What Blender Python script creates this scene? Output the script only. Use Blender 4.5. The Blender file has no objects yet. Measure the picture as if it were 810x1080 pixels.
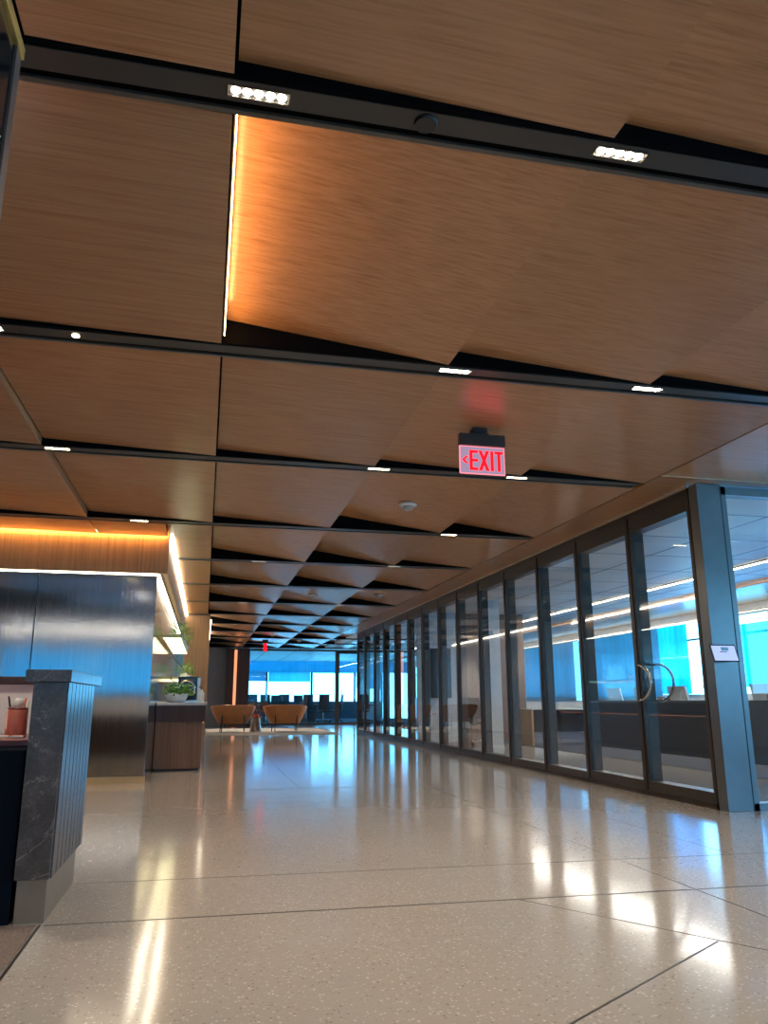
import bpy, bmesh, math, random
from mathutils import Vector, Matrix
random.seed(7)
C = bpy.context.scene.collection
PI = math.pi

# ------------------------------------------------------------------ materials
def newmat(name):
    m = bpy.data.materials.new(name); m.use_nodes = True
    nt = m.node_tree; b = nt.nodes['Principled BSDF']
    return m, nt, b
def pos(nt, scale, rnd=False):
    g = nt.nodes.new('ShaderNodeNewGeometry')
    mp = nt.nodes.new('ShaderNodeMapping'); mp.inputs['Scale'].default_value = scale
    if rnd:
        oi = nt.nodes.new('ShaderNodeObjectInfo')
        a = nt.nodes.new('ShaderNodeVectorMath'); a.operation = 'ADD'
        s = nt.nodes.new('ShaderNodeMath'); s.operation = 'MULTIPLY'; s.inputs[1].default_value = 37.0
        nt.links.new(oi.outputs['Random'], s.inputs[0])
        nt.links.new(g.outputs['Position'], a.inputs[0]); nt.links.new(s.outputs[0], a.inputs[1])
        nt.links.new(a.outputs[0], mp.inputs['Vector'])
    else:
        nt.links.new(g.outputs['Position'], mp.inputs['Vector'])
    return mp.outputs['Vector']
def noise(nt, vec, scale, detail=4, rough=.6):
    n = nt.nodes.new('ShaderNodeTexNoise'); n.inputs['Scale'].default_value = scale
    n.inputs['Detail'].default_value = detail; n.inputs['Roughness'].default_value = rough
    nt.links.new(vec, n.inputs['Vector']); return n.outputs['Fac']
def ramp(nt, fac, stops):
    r = nt.nodes.new('ShaderNodeValToRGB'); e = r.color_ramp.elements
    e[0].position, e[0].color = stops[0][0], (*stops[0][1], 1)
    e[1].position, e[1].color = stops[-1][0], (*stops[-1][1], 1)
    for p, c in stops[1:-1]:
        k = e.new(p); k.color = (*c, 1)
    nt.links.new(fac, r.inputs['Fac']); return r.outputs['Color']
def bump(nt, b, fac, strength, dist=.01):
    n = nt.nodes.new('ShaderNodeBump'); n.inputs['Strength'].default_value = strength
    n.inputs['Distance'].default_value = dist
    nt.links.new(fac, n.inputs['Height']); nt.links.new(n.outputs[0], b.inputs['Normal'])
def plain(name, col, rough=.5, metal=0., spec=.5, var=.06, scale=6.):
    m, nt, b = newmat(name)
    v = noise(nt, pos(nt, (1, 1, 1)), scale, 3)
    lo = tuple(max(0, c * (1 - var)) for c in col); hi = tuple(min(1, c * (1 + var)) for c in col)
    nt.links.new(ramp(nt, v, [(.3, lo), (.7, hi)]), b.inputs['Base Color'])
    b.inputs['Roughness'].default_value = rough; b.inputs['Metallic'].default_value = metal
    b.inputs['Specular IOR Level'].default_value = spec
    return m
def emit(name, col, st):
    m = bpy.data.materials.new(name); m.use_nodes = True; nt = m.node_tree; nt.nodes.clear()
    e = nt.nodes.new('ShaderNodeEmission'); o = nt.nodes.new('ShaderNodeOutputMaterial')
    e.inputs[0].default_value = (*col, 1); e.inputs[1].default_value = st
    nt.links.new(e.outputs[0], o.inputs[0]); return m
def wood(name, dark, mid, light, scale, rough=.38, spec=.45, rnd=True, bs=.05):
    m, nt, b = newmat(name)
    vec = pos(nt, scale, rnd)
    n1 = noise(nt, vec, 1.0, 6, .65)
    c = ramp(nt, n1, [(.3, dark), (.5, mid), (.72, light)])
    if rnd:      # every veneer board has a slightly different tone
        oi = nt.nodes.new('ShaderNodeObjectInfo'); hs = nt.nodes.new('ShaderNodeHueSaturation'); mr = nt.nodes.new('ShaderNodeMapRange')
        mr.inputs[3].default_value = .84; mr.inputs[4].default_value = 1.14
        nt.links.new(oi.outputs['Random'], mr.inputs[0]); nt.links.new(mr.outputs[0], hs.inputs['Value']); nt.links.new(c, hs.inputs['Color']); c = hs.outputs['Color']
    nt.links.new(c, b.inputs['Base Color'])
    b.inputs['Roughness'].default_value = rough; b.inputs['Specular IOR Level'].default_value = spec
    bump(nt, b, n1, bs, .002)
    return m
def glass(name, tint, f0=.07, rough=.0):
    m = bpy.data.materials.new(name); m.use_nodes = True; nt = m.node_tree; nt.nodes.clear()
    o = nt.nodes.new('ShaderNodeOutputMaterial'); t = nt.nodes.new('ShaderNodeBsdfTransparent')
    g = nt.nodes.new('ShaderNodeBsdfGlossy'); mx = nt.nodes.new('ShaderNodeMixShader')
    t.inputs[0].default_value = (*tint, 1); g.inputs['Roughness'].default_value = rough
    lw = nt.nodes.new('ShaderNodeLayerWeight'); lw.inputs[0].default_value = .5
    p = nt.nodes.new('ShaderNodeMath'); p.operation = 'POWER'; p.inputs[1].default_value = 4.5
    k = nt.nodes.new('ShaderNodeMath'); k.operation = 'MULTIPLY_ADD'
    k.inputs[1].default_value = .9 - f0; k.inputs[2].default_value = f0
    nt.links.new(lw.outputs['Facing'], p.inputs[0]); nt.links.new(p.outputs[0], k.inputs[0])
    nt.links.new(k.outputs[0], mx.inputs[0]); nt.links.new(t.outputs[0], mx.inputs[1]); nt.links.new(g.outputs[0], mx.inputs[2])
    nt.links.new(mx.outputs[0], o.inputs[0]); return m

M = {}
M['ceil_wood'] = wood('ceil_wood', (.33, .155, .068), (.44, .222, .100), (.51, .275, .130), (.8, 60, 60), .27, .75)
M['fascia_wood'] = wood('fascia_wood', (.34, .18, .08), (.46, .26, .12), (.54, .33, .16), (38, 38, 1.0), .4, .4)
M['cab_wood'] = wood('cab_wood', (.16, .07, .035), (.22, .105, .055), (.28, .14, .08), (46, 46, 1.0), .4, .4)
M['dark_wood'] = wood('dark_wood', (.035, .016, .012), (.06, .028, .02), (.085, .042, .03), (30, 30, 1.2), .4, .4)
M['slat_wood'] = wood('slat_wood', (.10, .055, .035), (.17, .095, .06), (.22, .13, .085), (30, 30, .7), .5, .4)
M['black'] = plain('black', (.012, .013, .015), .5)
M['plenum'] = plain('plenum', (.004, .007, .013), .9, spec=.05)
M['beam'] = plain('beam', (.036, .036, .034), .4, spec=.4)
M['gap'] = plain('gap', (.003, .003, .004), .9, spec=.05)
M['beam_lip'] = plain('beam_lip', (.06, .055, .048), .35, spec=.6)
M['bronze'] = plain('bronze', (.045, .030, .022), .35, .5)
M['bronze_lt'] = plain('bronze_lt', (.055, .042, .034), .38, .4)
M['gold'] = plain('gold', (.72, .52, .32), .35, .3)
M['kick'] = plain('kick', (.60, .44, .22), .35, .3)
M['brass'] = plain('brass', (.60, .52, .20), .35, .9)
M['post'] = plain('post', (.16, .165, .17), .32, .7)
M['white_paint'] = plain('white_paint', (.62, .62, .60), .6)
M['grey_paint'] = plain('grey_paint', (.42, .41, .40), .7)
M['white_plastic'] = plain('white_plastic', (.78, .78, .76), .35)
M['white_ceramic'] = plain('white_ceramic', (.66, .64, .66), .25)
M['quartz'] = plain('quartz', (.55, .52, .50), .2)
M['chrome'] = plain('chrome', (.75, .74, .72), .16, 1.0)
M['nickel'] = plain('nickel', (.62, .56, .48), .25, 1.0)
M['plinth_metal'] = plain('plinth_metal', (.36, .32, .25), .3, .8)
M['leather'] = plain('leather', (.50, .20, .07), .45, spec=.4, var=.12)
M['leg_dark'] = plain('leg_dark', (.02, .016, .014), .4)
M['navy'] = plain('navy', (.035, .045, .06), .7)
M['desk_grey'] = plain('desk_grey', (.085, .09, .10), .6)
M['chair_brown'] = plain('chair_brown', (.10, .035, .025), .6)
M['chair_white'] = plain('chair_white', (.45, .44, .42), .6)
M['rug'] = plain('rug', (.25, .23, .21), .95, spec=.1, var=.15, scale=60)
M['salmon'] = plain('salmon', (.72, .20, .13), .4)
M['rose'] = plain('rose', (.22, .055, .055), .4)
M['paper'] = plain('paper', (.75, .72, .66), .7)
M['red_flower'] = plain('red_flower', (.60, .06, .03), .6)
M['leaf'] = plain('leaf', (.16, .34, .05), .5, var=.5, scale=40)
M['soil'] = plain('soil', (.03, .02, .015), .9)
M['screen'] = plain('screen', (.008, .009, .012), .12)
M['blue_card'] = plain('blue_card', (.30, .42, .75), .5)
M['red_sign'] = emit('red_sign', (1., .004, .008), 2.0)
M['lamp'] = emit('lamp', (1., .93, .80), 60.)
M['lamp_small'] = emit('lamp_small', (1., .80, .50), 14.)
M['led_white'] = emit('led_white', (1., .88, .68), 10.)
M['led_warm'] = emit('led_warm', (1., .50, .16), 20.)
M['lamp_dim'] = emit('lamp_dim', (1., .9, .75), .8)
M['led_amber'] = emit('led_amber', (1., .45, .12), 14.)
M['led_copper'] = emit('led_copper', (1., .36, .18), .65)
M['led_cove'] = emit('led_cove', (1., .48, .14), 60.)
M['led_peach'] = emit('led_peach', (1., .55, .30), .9)
M['led_room'] = emit('led_room', (1., .92, .80), 14.)
M['led_head'] = emit('led_head', (1., .92, .80), 3.)
M['shelf_glow'] = emit('shelf_glow', (1., .84, .46), 2.0)
M['sign_face'] = emit('sign_face', (.38, .28, .42), .55)
M['sign_rim'] = emit('sign_rim', (1., .25, .30), .75)
M['tablet_screen'] = emit('tablet_screen', (.36, .47, .80), .75)
M['glass'] = glass('glass', (.93, .95, .95), .06)
M['glass_far'] = glass('glass_far', (.78, .95, .99), .05)
M['glass_shelf'] = glass('glass_shelf', (.85, .9, .8), .1)

def m_floor():
    m, nt, b = newmat('terrazzo')
    v = pos(nt, (1, 1, 1))
    vo = nt.nodes.new('ShaderNodeTexVoronoi'); vo.inputs['Scale'].default_value = 80.; nt.links.new(v, vo.inputs['Vector'])
    sep = nt.nodes.new('ShaderNodeSeparateColor'); nt.links.new(vo.outputs['Color'], sep.inputs[0])
    chip = ramp(nt, sep.outputs[0], [(0., (.21, .185, .16)), (.1, (.335, .30, .27)), (.80, (.365, .33, .295)), (.93, (.52, .48, .43))])
    big = noise(nt, v, .8, 2)
    base = ramp(nt, big, [(.3, (.335, .30, .268)), (.7, (.37, .332, .298))])
    lt = nt.nodes.new('ShaderNodeMath'); lt.operation = 'LESS_THAN'; lt.inputs[1].default_value = .42
    nt.links.new(vo.outputs['Distance'], lt.inputs[0])
    mx = nt.nodes.new('ShaderNodeMix'); mx.data_type = 'RGBA'
    nt.links.new(lt.outputs[0], mx.inputs['Factor']); nt.links.new(base, mx.inputs['A']); nt.links.new(chip, mx.inputs['B'])
    nt.links.new(mx.outputs['Result'], b.inputs['Base Color'])
    b.inputs['Roughness'].default_value = .115; b.inputs['Specular IOR Level'].default_value = .55
    bump(nt, b, noise(nt, pos(nt, (1, 1, 1)), 2.6, 2, .5), .10, .012)
    return m
M['floor'] = m_floor()
def m_carpet(name, a, c):
    m, nt, b = newmat(name)
    n = noise(nt, pos(nt, (1, 1, 1)), 120, 3, .8)
    nt.links.new(ramp(nt, n, [(.35, a), (.65, c)]), b.inputs['Base Color']); b.inputs['Roughness'].default_value = .95
    b.inputs['Specular IOR Level'].default_value = .1; bump(nt, b, n, .6, .004); return m
M['carpet'] = m_carpet('carpet', (.10, .075, .065), (.24, .19, .165))
M['carpet_navy'] = m_carpet('carpet_navy', (.03, .035, .05), (.07, .08, .10))
def m_marble():
    m, nt, b = newmat('marble')
    v = pos(nt, (1, 1, 1)); n = noise(nt, v, 5, 6, .7)
    mp = nt.nodes.new('ShaderNodeVectorMath'); mp.operation = 'ADD'
    cmb = nt.nodes.new('ShaderNodeCombineXYZ')
    for i in range(3): nt.links.new(n, cmb.inputs[i])
    nt.links.new(v, mp.inputs[0]); nt.links.new(cmb.outputs[0], mp.inputs[1])
    vo = nt.nodes.new('ShaderNodeTexVoronoi'); vo.feature = 'DISTANCE_TO_EDGE'; vo.inputs['Scale'].default_value = 6.5
    nt.links.new(mp.outputs[0], vo.inputs['Vector'])
    veins = ramp(nt, vo.outputs['Distance'], [(0., (.30, .26, .23)), (.010, (.12, .105, .095)), (.03, (.060, .053, .050))])
    cl = ramp(nt, noise(nt, v, 9, 5), [(.3, (.55, .55, .55)), (.7, (1.3, 1.3, 1.3))])
    mu = nt.nodes.new('ShaderNodeMix'); mu.data_type = 'RGBA'; mu.blend_type = 'MULTIPLY'; mu.inputs['Factor'].default_value = 1.
    nt.links.new(veins, mu.inputs['A']); nt.links.new(cl, mu.inputs['B'])
    nt.links.new(mu.outputs['Result'], b.inputs['Base Color']); b.inputs['Roughness'].default_value = .28
    return m
M['marble'] = m_marble()
def m_steel():
    m, nt, b = newmat('brushed_steel')
    v = pos(nt, (70, 70, .9))
    n = noise(nt, v, 1., 5, .7)
    nt.links.new(ramp(nt, n, [(.3, (.42, .43, .42)), (.7, (.54, .55, .53))]), b.inputs['Base Color'])
    b.inputs['Metallic'].default_value = 1.
    r = nt.nodes.new('ShaderNodeMapRange'); r.inputs[3].default_value = .07; r.inputs[4].default_value = .13
    nt.links.new(n, r.inputs[0]); nt.links.new(r.outputs[0], b.inputs['Roughness'])
    bump(nt, b, noise(nt, pos(nt, (26, 26, 2.2)), 1., 3), .22, .004)
    return m
M['steel'] = m_steel()
def m_roomceil():
    m, nt, b = newmat('tile_ceiling')
    g = nt.nodes.new('ShaderNodeNewGeometry'); br = nt.nodes.new('ShaderNodeTexBrick')
    br.offset = 0; br.inputs['Scale'].default_value = 1.; br.inputs['Brick Width'].default_value = 1.25; br.inputs['Row Height'].default_value = 1.25
    br.inputs['Mortar Size'].default_value = .018; br.inputs['Color1'].default_value = (.74, .72, .68, 1); br.inputs['Color2'].default_value = (.71, .69, .65, 1)
    br.inputs['Mortar'].default_value = (.05, .05, .05, 1)
    nt.links.new(g.outputs['Position'], br.inputs['Vector']); nt.links.new(br.outputs['Color'], b.inputs['Base Color'])
    b.inputs['Roughness'].default_value = .45; return m
M['room_ceiling'] = m_roomceil()
def m_shade(name, col, tr):
    m = bpy.data.materials.new(name); m.use_nodes = True; nt = m.node_tree; nt.nodes.clear()
    o = nt.nodes.new('ShaderNodeOutputMaterial'); d = nt.nodes.new('ShaderNodeBsdfDiffuse'); t = nt.nodes.new('ShaderNodeBsdfTranslucent')
    mx = nt.nodes.new('ShaderNodeMixShader'); mx.inputs[0].default_value = tr
    n = noise(nt, pos(nt, (9, 9, .3)), 1., 3)
    lo = tuple(c * .82 for c in col)
    c = ramp(nt, n, [(.3, lo), (.7, col)])
    nt.links.new(c, d.inputs[0]); nt.links.new(c, t.inputs[0])
    nt.links.new(d.outputs[0], mx.inputs[1]); nt.links.new(t.outputs[0], mx.inputs[2]); nt.links.new(mx.outputs[0], o.inputs[0]); return m
M['curtain'] = m_shade('curtain', (.05, .72, .95), .8)
M['shade'] = m_shade('shade', (.11, .38, .48), .75)
M['dim_sheet_back'] = m_shade('dim_sheet_back', (.20, .55, .66), .62)  # dims and tints the light of the unseen back windows
M['shade_lt'] = m_shade('shade_lt', (.22, .56, .66), .8)
M['frost'] = m_shade('frost', (.18, .42, .50), .7)

# ------------------------------------------------------------------ geometry helpers
class MB:
    def __init__(s): s.bm = bmesh.new()
    def box(s, x0, x1, y0, y1, z0, z1, bev=0):
        vs = [s.bm.verts.new((x, y, z)) for x in (x0, x1) for y in (y0, y1) for z in (z0, z1)]
        fs = [(0, 1, 3, 2), (4, 6, 7, 5), (0, 4, 5, 1), (2, 3, 7, 6), (0, 2, 6, 4), (1, 5, 7, 3)]
        nf = [s.bm.faces.new([vs[i] for i in f]) for f in fs]
        if bev:
            es = list({e for f in nf for e in f.edges})
            bmesh.ops.bevel(s.bm, geom=es, offset=bev, segments=2, affect='EDGES', profile=.5)
        return s
    def hexa(s, pts):   # 8 points: bottom quad then top quad
        vs = [s.bm.verts.new(p) for p in pts]
        for f in ((3, 2, 1, 0), (4, 5, 6, 7), (0, 1, 5, 4), (1, 2, 6, 5), (2, 3, 7, 6), (3, 0, 4, 7)):
            s.bm.faces.new([vs[i] for i in f])
        return s
    def tube(s, pts, r, n=10, cap=True):
        pts = [Vector(p) for p in pts]; rings = []
        rr = r if isinstance(r, (list, tuple)) else [r] * len(pts)
        prev = None
        for i, p in enumerate(pts):
            d = (pts[min(i + 1, len(pts) - 1)] - pts[max(i - 1, 0)]).normalized()
            a = d.cross(Vector((0, 0, 1)))
            if a.length < 1e-3: a = d.cross(Vector((0, 1, 0)))
            a.normalize()
            if prev is not None and a.dot(prev) < 0: a = -a
            prev = a; b = d.cross(a).normalized()
            rings.append([s.bm.verts.new(p + (a * math.cos(2 * PI * k / n) + b * math.sin(2 * PI * k / n)) * rr[i]) for k in range(n)])
        for i in range(len(rings) - 1):
            for k in range(n):
                s.bm.faces.new([rings[i][k], rings[i][(k + 1) % n], rings[i + 1][(k + 1) % n], rings[i + 1][k]])
        if cap:
            s.bm.faces.new(rings[0]); s.bm.faces.new(rings[-1])
        return s
    def lathe(s, prof, cx=0, cy=0, n=24, sx=1, sy=1):
        rings = []
        for r, z in prof:
            rings.append([s.bm.verts.new((cx + sx * r * math.cos(2 * PI * k / n), cy + sy * r * math.sin(2 * PI * k / n), z)) for k in range(n)])
        for i in range(len(rings) - 1):
            for k in range(n):
                s.bm.faces.new([rings[i][k], rings[i][(k + 1) % n], rings[i + 1][(k + 1) % n], rings[i + 1][k]])
        s.bm.faces.new(rings[0]); s.bm.faces.new(rings[-1]); return s
    def leaves(s, cx, cy, cz, rx, ry, rz, n, size, rnd):
        for _ in range(n):
            a = rnd.uniform(0, 2 * PI); e = rnd.uniform(-.2, 1.0); q = rnd.uniform(.35, 1)
            p = Vector((cx + rx * q * math.cos(a) * math.cos(e), cy + ry * q * math.sin(a) * math.cos(e), cz + rz * q * math.sin(e)))
            d = Vector((math.cos(a), math.sin(a), rnd.uniform(-.3, .9))).normalized()
            w = d.cross(Vector((rnd.uniform(-.4, .4), rnd.uniform(-.4, .4), 1))).normalized(); L = size * rnd.uniform(.7, 1.3)
            u = w.cross(d)
            vs = [s.bm.verts.new(x) for x in (p, p + d * L * .5 + w * L * .3, p + d * L + u * L * .12, p + d * L * .5 - w * L * .3)]
            s.bm.faces.new(vs)
        return s
    def build(s, name, mat, parent=None, smooth=False, off=None):
        bmesh.ops.recalc_face_normals(s.bm, faces=s.bm.faces)
        me = bpy.data.meshes.new(name); s.bm.to_mesh(me); s.bm.free()
        if off is not None: me.transform(Matrix.Translation(-Vector(off)))
        for m in (mat if isinstance(mat, list) else [mat]): me.materials.append(m)
        if smooth:
            for p in me.polygons: p.use_smooth = True
        o = bpy.data.objects.new(name, me); C.objects.link(o)
        if parent: o.parent = parent
        return o
def tag(o, label=None, cat=None, group=None, kind=None):
    if label: o['label'] = label
    if cat: o['category'] = cat
    if group: o['group'] = group
    if kind: o['kind'] = kind
    return o
def thing(name, loc, label, cat, group=None, rz=0):
    o = bpy.data.objects.new(name, None); o.empty_display_size = .1; C.objects.link(o)
    o.location = loc; o.rotation_euler = (0, 0, rz)
    return tag(o, label, cat, group)
def struct(o, label=None): return tag(o, label, None, None, 'structure')
def copy_tree(o, parent=None):
    c = o.copy(); C.objects.link(c)
    if parent: c.parent = parent
    for ch in list(o.children): copy_tree(ch, c)
    return c
def B(name, mat, x0, x1, y0, y1, z0, z1, parent=None, bev=0):
    return MB().box(x0, x1, y0, y1, z0, z1, bev).build(name, mat, parent)
ORD = ['first', 'second', 'third', 'fourth', 'fifth', 'sixth', 'seventh', 'eighth', 'ninth', 'tenth', 'eleventh', 'twelfth', 'thirteenth', 'fourteenth', 'fifteenth', 'sixteenth', 'seventeenth', 'eighteenth']

# ------------------------------------------------------------------ setting
ZC = 2.97
struct(B('floor', M['floor'], -6.6, 11.6, -6.5, 42.6, -.1, 0), 'polished grey beige terrazzo floor')
jm = MB()
def jline(x0, y0, x1, y1, w=.004):
    d = Vector((x1 - x0, y1 - y0, 0)).normalized(); q = Vector((-d.y, d.x, 0)) * w / 2
    a, b = Vector((x0, y0, 0)), Vector((x1, y1, 0)); up = Vector((0, 0, .0012))
    jm.hexa([a - q, b - q, b + q, a + q, a - q + up, b - q + up, b + q + up, a + q + up])
jline(-.63, 3.93, 4.6, 3.83, .010); jline(-.62, 4.74, 4.6, 4.60, .003); jline(.05, 4.74, .05, 19, .004)
jline(2.54, 9.1, 2.51, .5, .006); jline(1.56, 3.87, 2.6, 2.3, .003); jline(-.3, 1.5, 2.07, 3.06, .008)
jline(-.6, 9.05, 4.5, 9.05, .003); jline(1.09, 9.05, 1.09, 22, .003); jline(3.3, 4.62, 3.3, 9.05, .003)
jline(-.649, -2, -.649, 3.95, .012)
struct(jm.build('trim_1', M['bronze']), 'thin dark metal joints in the terrazzo')
struct(B('wall_left', M['grey_paint'], -6.6, -6.5, -6.5, 10.2, 0, 3.4))
struct(B('ceiling', M['plenum'], -6.6, 11.6, -6.5, 42.6, 3.42, 3.5), 'dark ceiling void above the wood panels')
# wall behind the camera with a strip window, and side walls
w = MB(); w.box(-6.5, 11.5, -6.5, -6.4, 0, .95).box(-6.5, 11.5, -6.5, -6.4, 2.6, 3.42)
for x in (-6.5, -3.6, -.6, 2.4, 5.4, 8.4, 11.3): w.box(x, x + .16, -6.5, -6.4, .95, 2.6)
struct(w.build('wall_back', M['grey_paint']))
for i, x in enumerate((-6.34, -3.44, -.44, 2.56, 5.56, 8.56)):
    o = B('roller_shade', M['dim_sheet_back'], x + .02, x + 2.72, -6.38, -6.36, .97 if i % 2 else 1.0, 2.6)  # sheet added over the unseen window to cut and tint its blue light
    tag(o, 'azure sheet added to dim an unseen window behind the viewpoint', 'window shade', 'added dimming sheets behind the viewpoint')
w = MB(); w.box(11.2, 11.3, -6.5, 42.5, 0, 1.07).box(11.2, 11.3, -6.5, 42.5, 2.72, 3.42)
y = -6.5
while y < 42: w.box(11.2, 11.3, y, y + .14, 1.07, 2.72); y += 3.1
struct(w.build('wall_right', M['white_paint']))
f = MB(); y = -6.5
while y < 42: f.box(11.14, 11.2, y + .14, y + 3.1, 2.30, 2.34).box(11.14, 11.2, y + 1.55, y + 1.6, 1.07, 2.72); y += 3.1
struct(f.build('window_1', M['bronze_lt']), 'window frames along the outer wall')
struct(B('wall_far', M['navy'], .8, 9.5, 42.3, 42.5, 0, .84))
w = MB().box(.8, 11.2, 42.3, 42.5, 2.42, 3.42)
struct(w.build('wall_far.001', M['shade']), 'blue bulkhead above the far windows')
w = MB()
for x in (.8, 3.15, 5.55, 7.9, 9.4): w.box(x, x + .11, 42.3, 42.42, .84, 2.42)
w.box(.8, 9.5, 42.3, 42.4, .84, .9)
struct(w.build('window_2', M['bronze']), 'window frame at the far end')
struct(B('wall_left.001', M['grey_paint'], .07, .80, 31.9, 32.1, 0, 3.42), 'grey wall at the end of the corridor')
struct(B('wall_left.002', M['grey_paint'], .6, .8, 32.1, 42.5, 0, 3.42))
# steel clad block on the left
struct(B('wall_left.003', M['grey_paint'], -6.5, -.70, 10.15, 19.2, 0, 3.42), 'core wall behind the steel cladding')
struct(B('wall_left.004', M['grey_paint'], -.68, .05, 19.9, 32, 0, 3.42), 'white wall beyond the wood pier')
struct(B('baseboard_left', M['kick'], -6.4, -.64, 10.075, 10.12, 0, .075), 'brass kick strip under the steel wall')
carp = B('carpet', M['carpet'], -6.4, -.66, -2, 3.93, 0, .006)
tag(carp, 'speckled grey brown carpet beside the terrazzo at lower left', 'carpet')

# steel panels
xs = [-6.4, -4.05, -2.045, -.655]
sc = thing('steel_cladding', (-.66, 10.1, 0), 'brushed steel wall cladding wrapping the corner behind the stone counter', 'wall cladding')
sco = (-.66, 10.1, 0)
for i in range(3):
    MB().box(xs[i] + .006, xs[i + 1] - (.006 if i < 2 else 0), 10.09, 10.12, .078, 2.47).build('front_panel', M['steel'], sc, off=sco)
for a, b in ((10.121, 11.4), (11.41, 13.2), (13.21, 15.5), (15.51, 19.25)):
    MB().box(-.675, -.652, a, b, .0, 2.47).build('side_panel', M['steel'], sc, off=sco)
fa = thing('wood_fascia', (-.53, 9.98, 2.5), 'orange lit wood band above the steel wall', 'fascia')
fo = (-.53, 9.98, 2.5)
fb = MB()
for a, b in ((-6.4, -4.05), (-4.045, -2.045), (-2.04, -.53)): fb.box(a, b, 9.98, 10.05, 2.5, 3.08)
fb.build('front_board', M['fascia_wood'], fa, off=fo)
MB().box(-.58, -.53, 10.05, 19.3, 2.5, 2.965).build('side_board', M['fascia_wood'], fa, off=fo)
def strip(x0, x1, y0, y1, z0, z1, mat, label, h=None):
    t = thing('light_strip', ((x0 + x1) / 2, (y0 + y1) / 2, z0), label, 'light strip')
    off = t.location.copy()
    MB().box(x0, x1, y0, y1, z0, z1).build('diffuser', mat, t, off=off)
    lx = x1 - x0 > y1 - y0
    g = .006
    if lx: MB().box(x0, x1, y1, y1 + g, z0, z1 + .01).build('channel', M['nickel'], t, off=off)
    else: MB().box(x0 - g, x0, y0, y1, z0, z1 + .01).build('channel', M['nickel'], t, off=off)
    return t
strip(-6.3, -.63, 10.045, 10.06, 2.484, 2.498, M['led_white'], 'white light line running under the orange wood band')
strip(-.645, -.622, 10.08, 19.2, 2.484, 2.498, M['led_white'], 'white light line running away down the steel side wall')
strip(-.523, -.485, 10.0, 19.28, 2.93, 2.962, M['led_white'], 'bright white line along the ceiling beside the wood band')
strip(-6.3, -.56, 9.942, 9.965, 3.002, 3.018, M['led_cove'], 'amber cove light washing the top of the wood band')
strip(.06, .085, 20.3, 28, 2.92, 2.955, M['led_white'], 'short white line at the ceiling behind the wood pier')
t = thing('wood_pier', (-.22, 19.6, 0), 'tall orange wood pier at the end of the kitchenette', 'pillar')
MB().box(-.52, .06, 19.3, 19.88, .0, 2.965, .006).build('cladding', M['fascia_wood'], t, off=(-.22, 19.6, 0))
t = thing('wood_pillar', (1.2, 31.5, 0), 'dark brown pillar with a glowing copper line at the corridor end', 'pillar')
po = (1.2, 31.5, 0)
MB().box(.78, 1.03, 31.3, 31.85, 0, 2.95).box(1.26, 1.66, 31.3, 31.85, 0, 2.95).box(1.03, 1.26, 31.5, 31.85, 0, 2.95).build('cladding', M['dark_wood'], t, off=po)
MB().box(1.09, 1.20, 31.47, 31.495, .1, 2.9).build('light_line', M['led_copper'], t, off=po)

# ------------------------------------------------------------------ wood ceiling
BY = [2.38, 4.42, 6.60, 9.19, 11.62, 14.15, 16.72, 19.15, 21.57, 23.95, 26.4, 28.8, 31.2]
BW = .175
def row_bounds(r):   # r = 0 nearest (in front of beam 0)
    y0 = BY[r - 1] + .012 if r > 0 else -.4
    return y0, BY[r] - BW - .004
def panel(x0, x1, y0, y1, rise, label, grp='wood ceiling panels'):
    th = .028; g = .006
    x0 += g; x1 -= g
    loc = ((x0 + x1) / 2, (y0 + y1) / 2, ZC)
    t = thing('ceiling_panel', loc, label, 'ceiling panel', grp)
    mb = MB().hexa([(x0, y0, ZC + rise), (x1, y0, ZC), (x1, y1, ZC), (x0, y1, ZC + rise),
                    (x0, y0, ZC + rise + th), (x1, y0, ZC + th), (x1, y1, ZC + th), (x0, y1, ZC + rise + th)])
    mb.build('board', M['ceil_wood'], t, off=loc)
    MB().box(x1 - .02, x1, y0, y1, ZC + th, ZC + max(rise, .05) + .06).build('side_board', M['ceil_wood'], t, off=loc)
    return t
G = 1.383
rises = {  # row: {col:rise}; col 0 starts at X=0
    0: {-1: .012, 0: .055, 1: .075, 2: .07, 3: .07, 4: .07},
    1: {-2: .03, -1: .035, 0: .155, 1: .10, 2: .08, 3: .07, 4: .07},
    2: {-3: .05, -2: .05, -1: .058, 0: .062, 1: .066, 2: .071, 3: .07, 4: .07},
    3: {-3: .06, -2: .06, -1: .069, 0: .082, 1: .173, 2: .16},
    4: {0: .162, 1: .204, 2: .10}, 5: {0: .16, 1: .205, 2: .18}, 6: {0: .18, 1: .10, 2: .19}}
COLN = {-3: 'third left of the central seam', -2: 'second left of the central seam', -1: 'just left of the central seam', 0: 'just right of the central seam',
        1: 'second right of the central seam', 2: 'third right of the central seam', 3: 'fourth right of the central seam', 4: 'fifth right of the central seam', 5: 'last on the right'}
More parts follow.
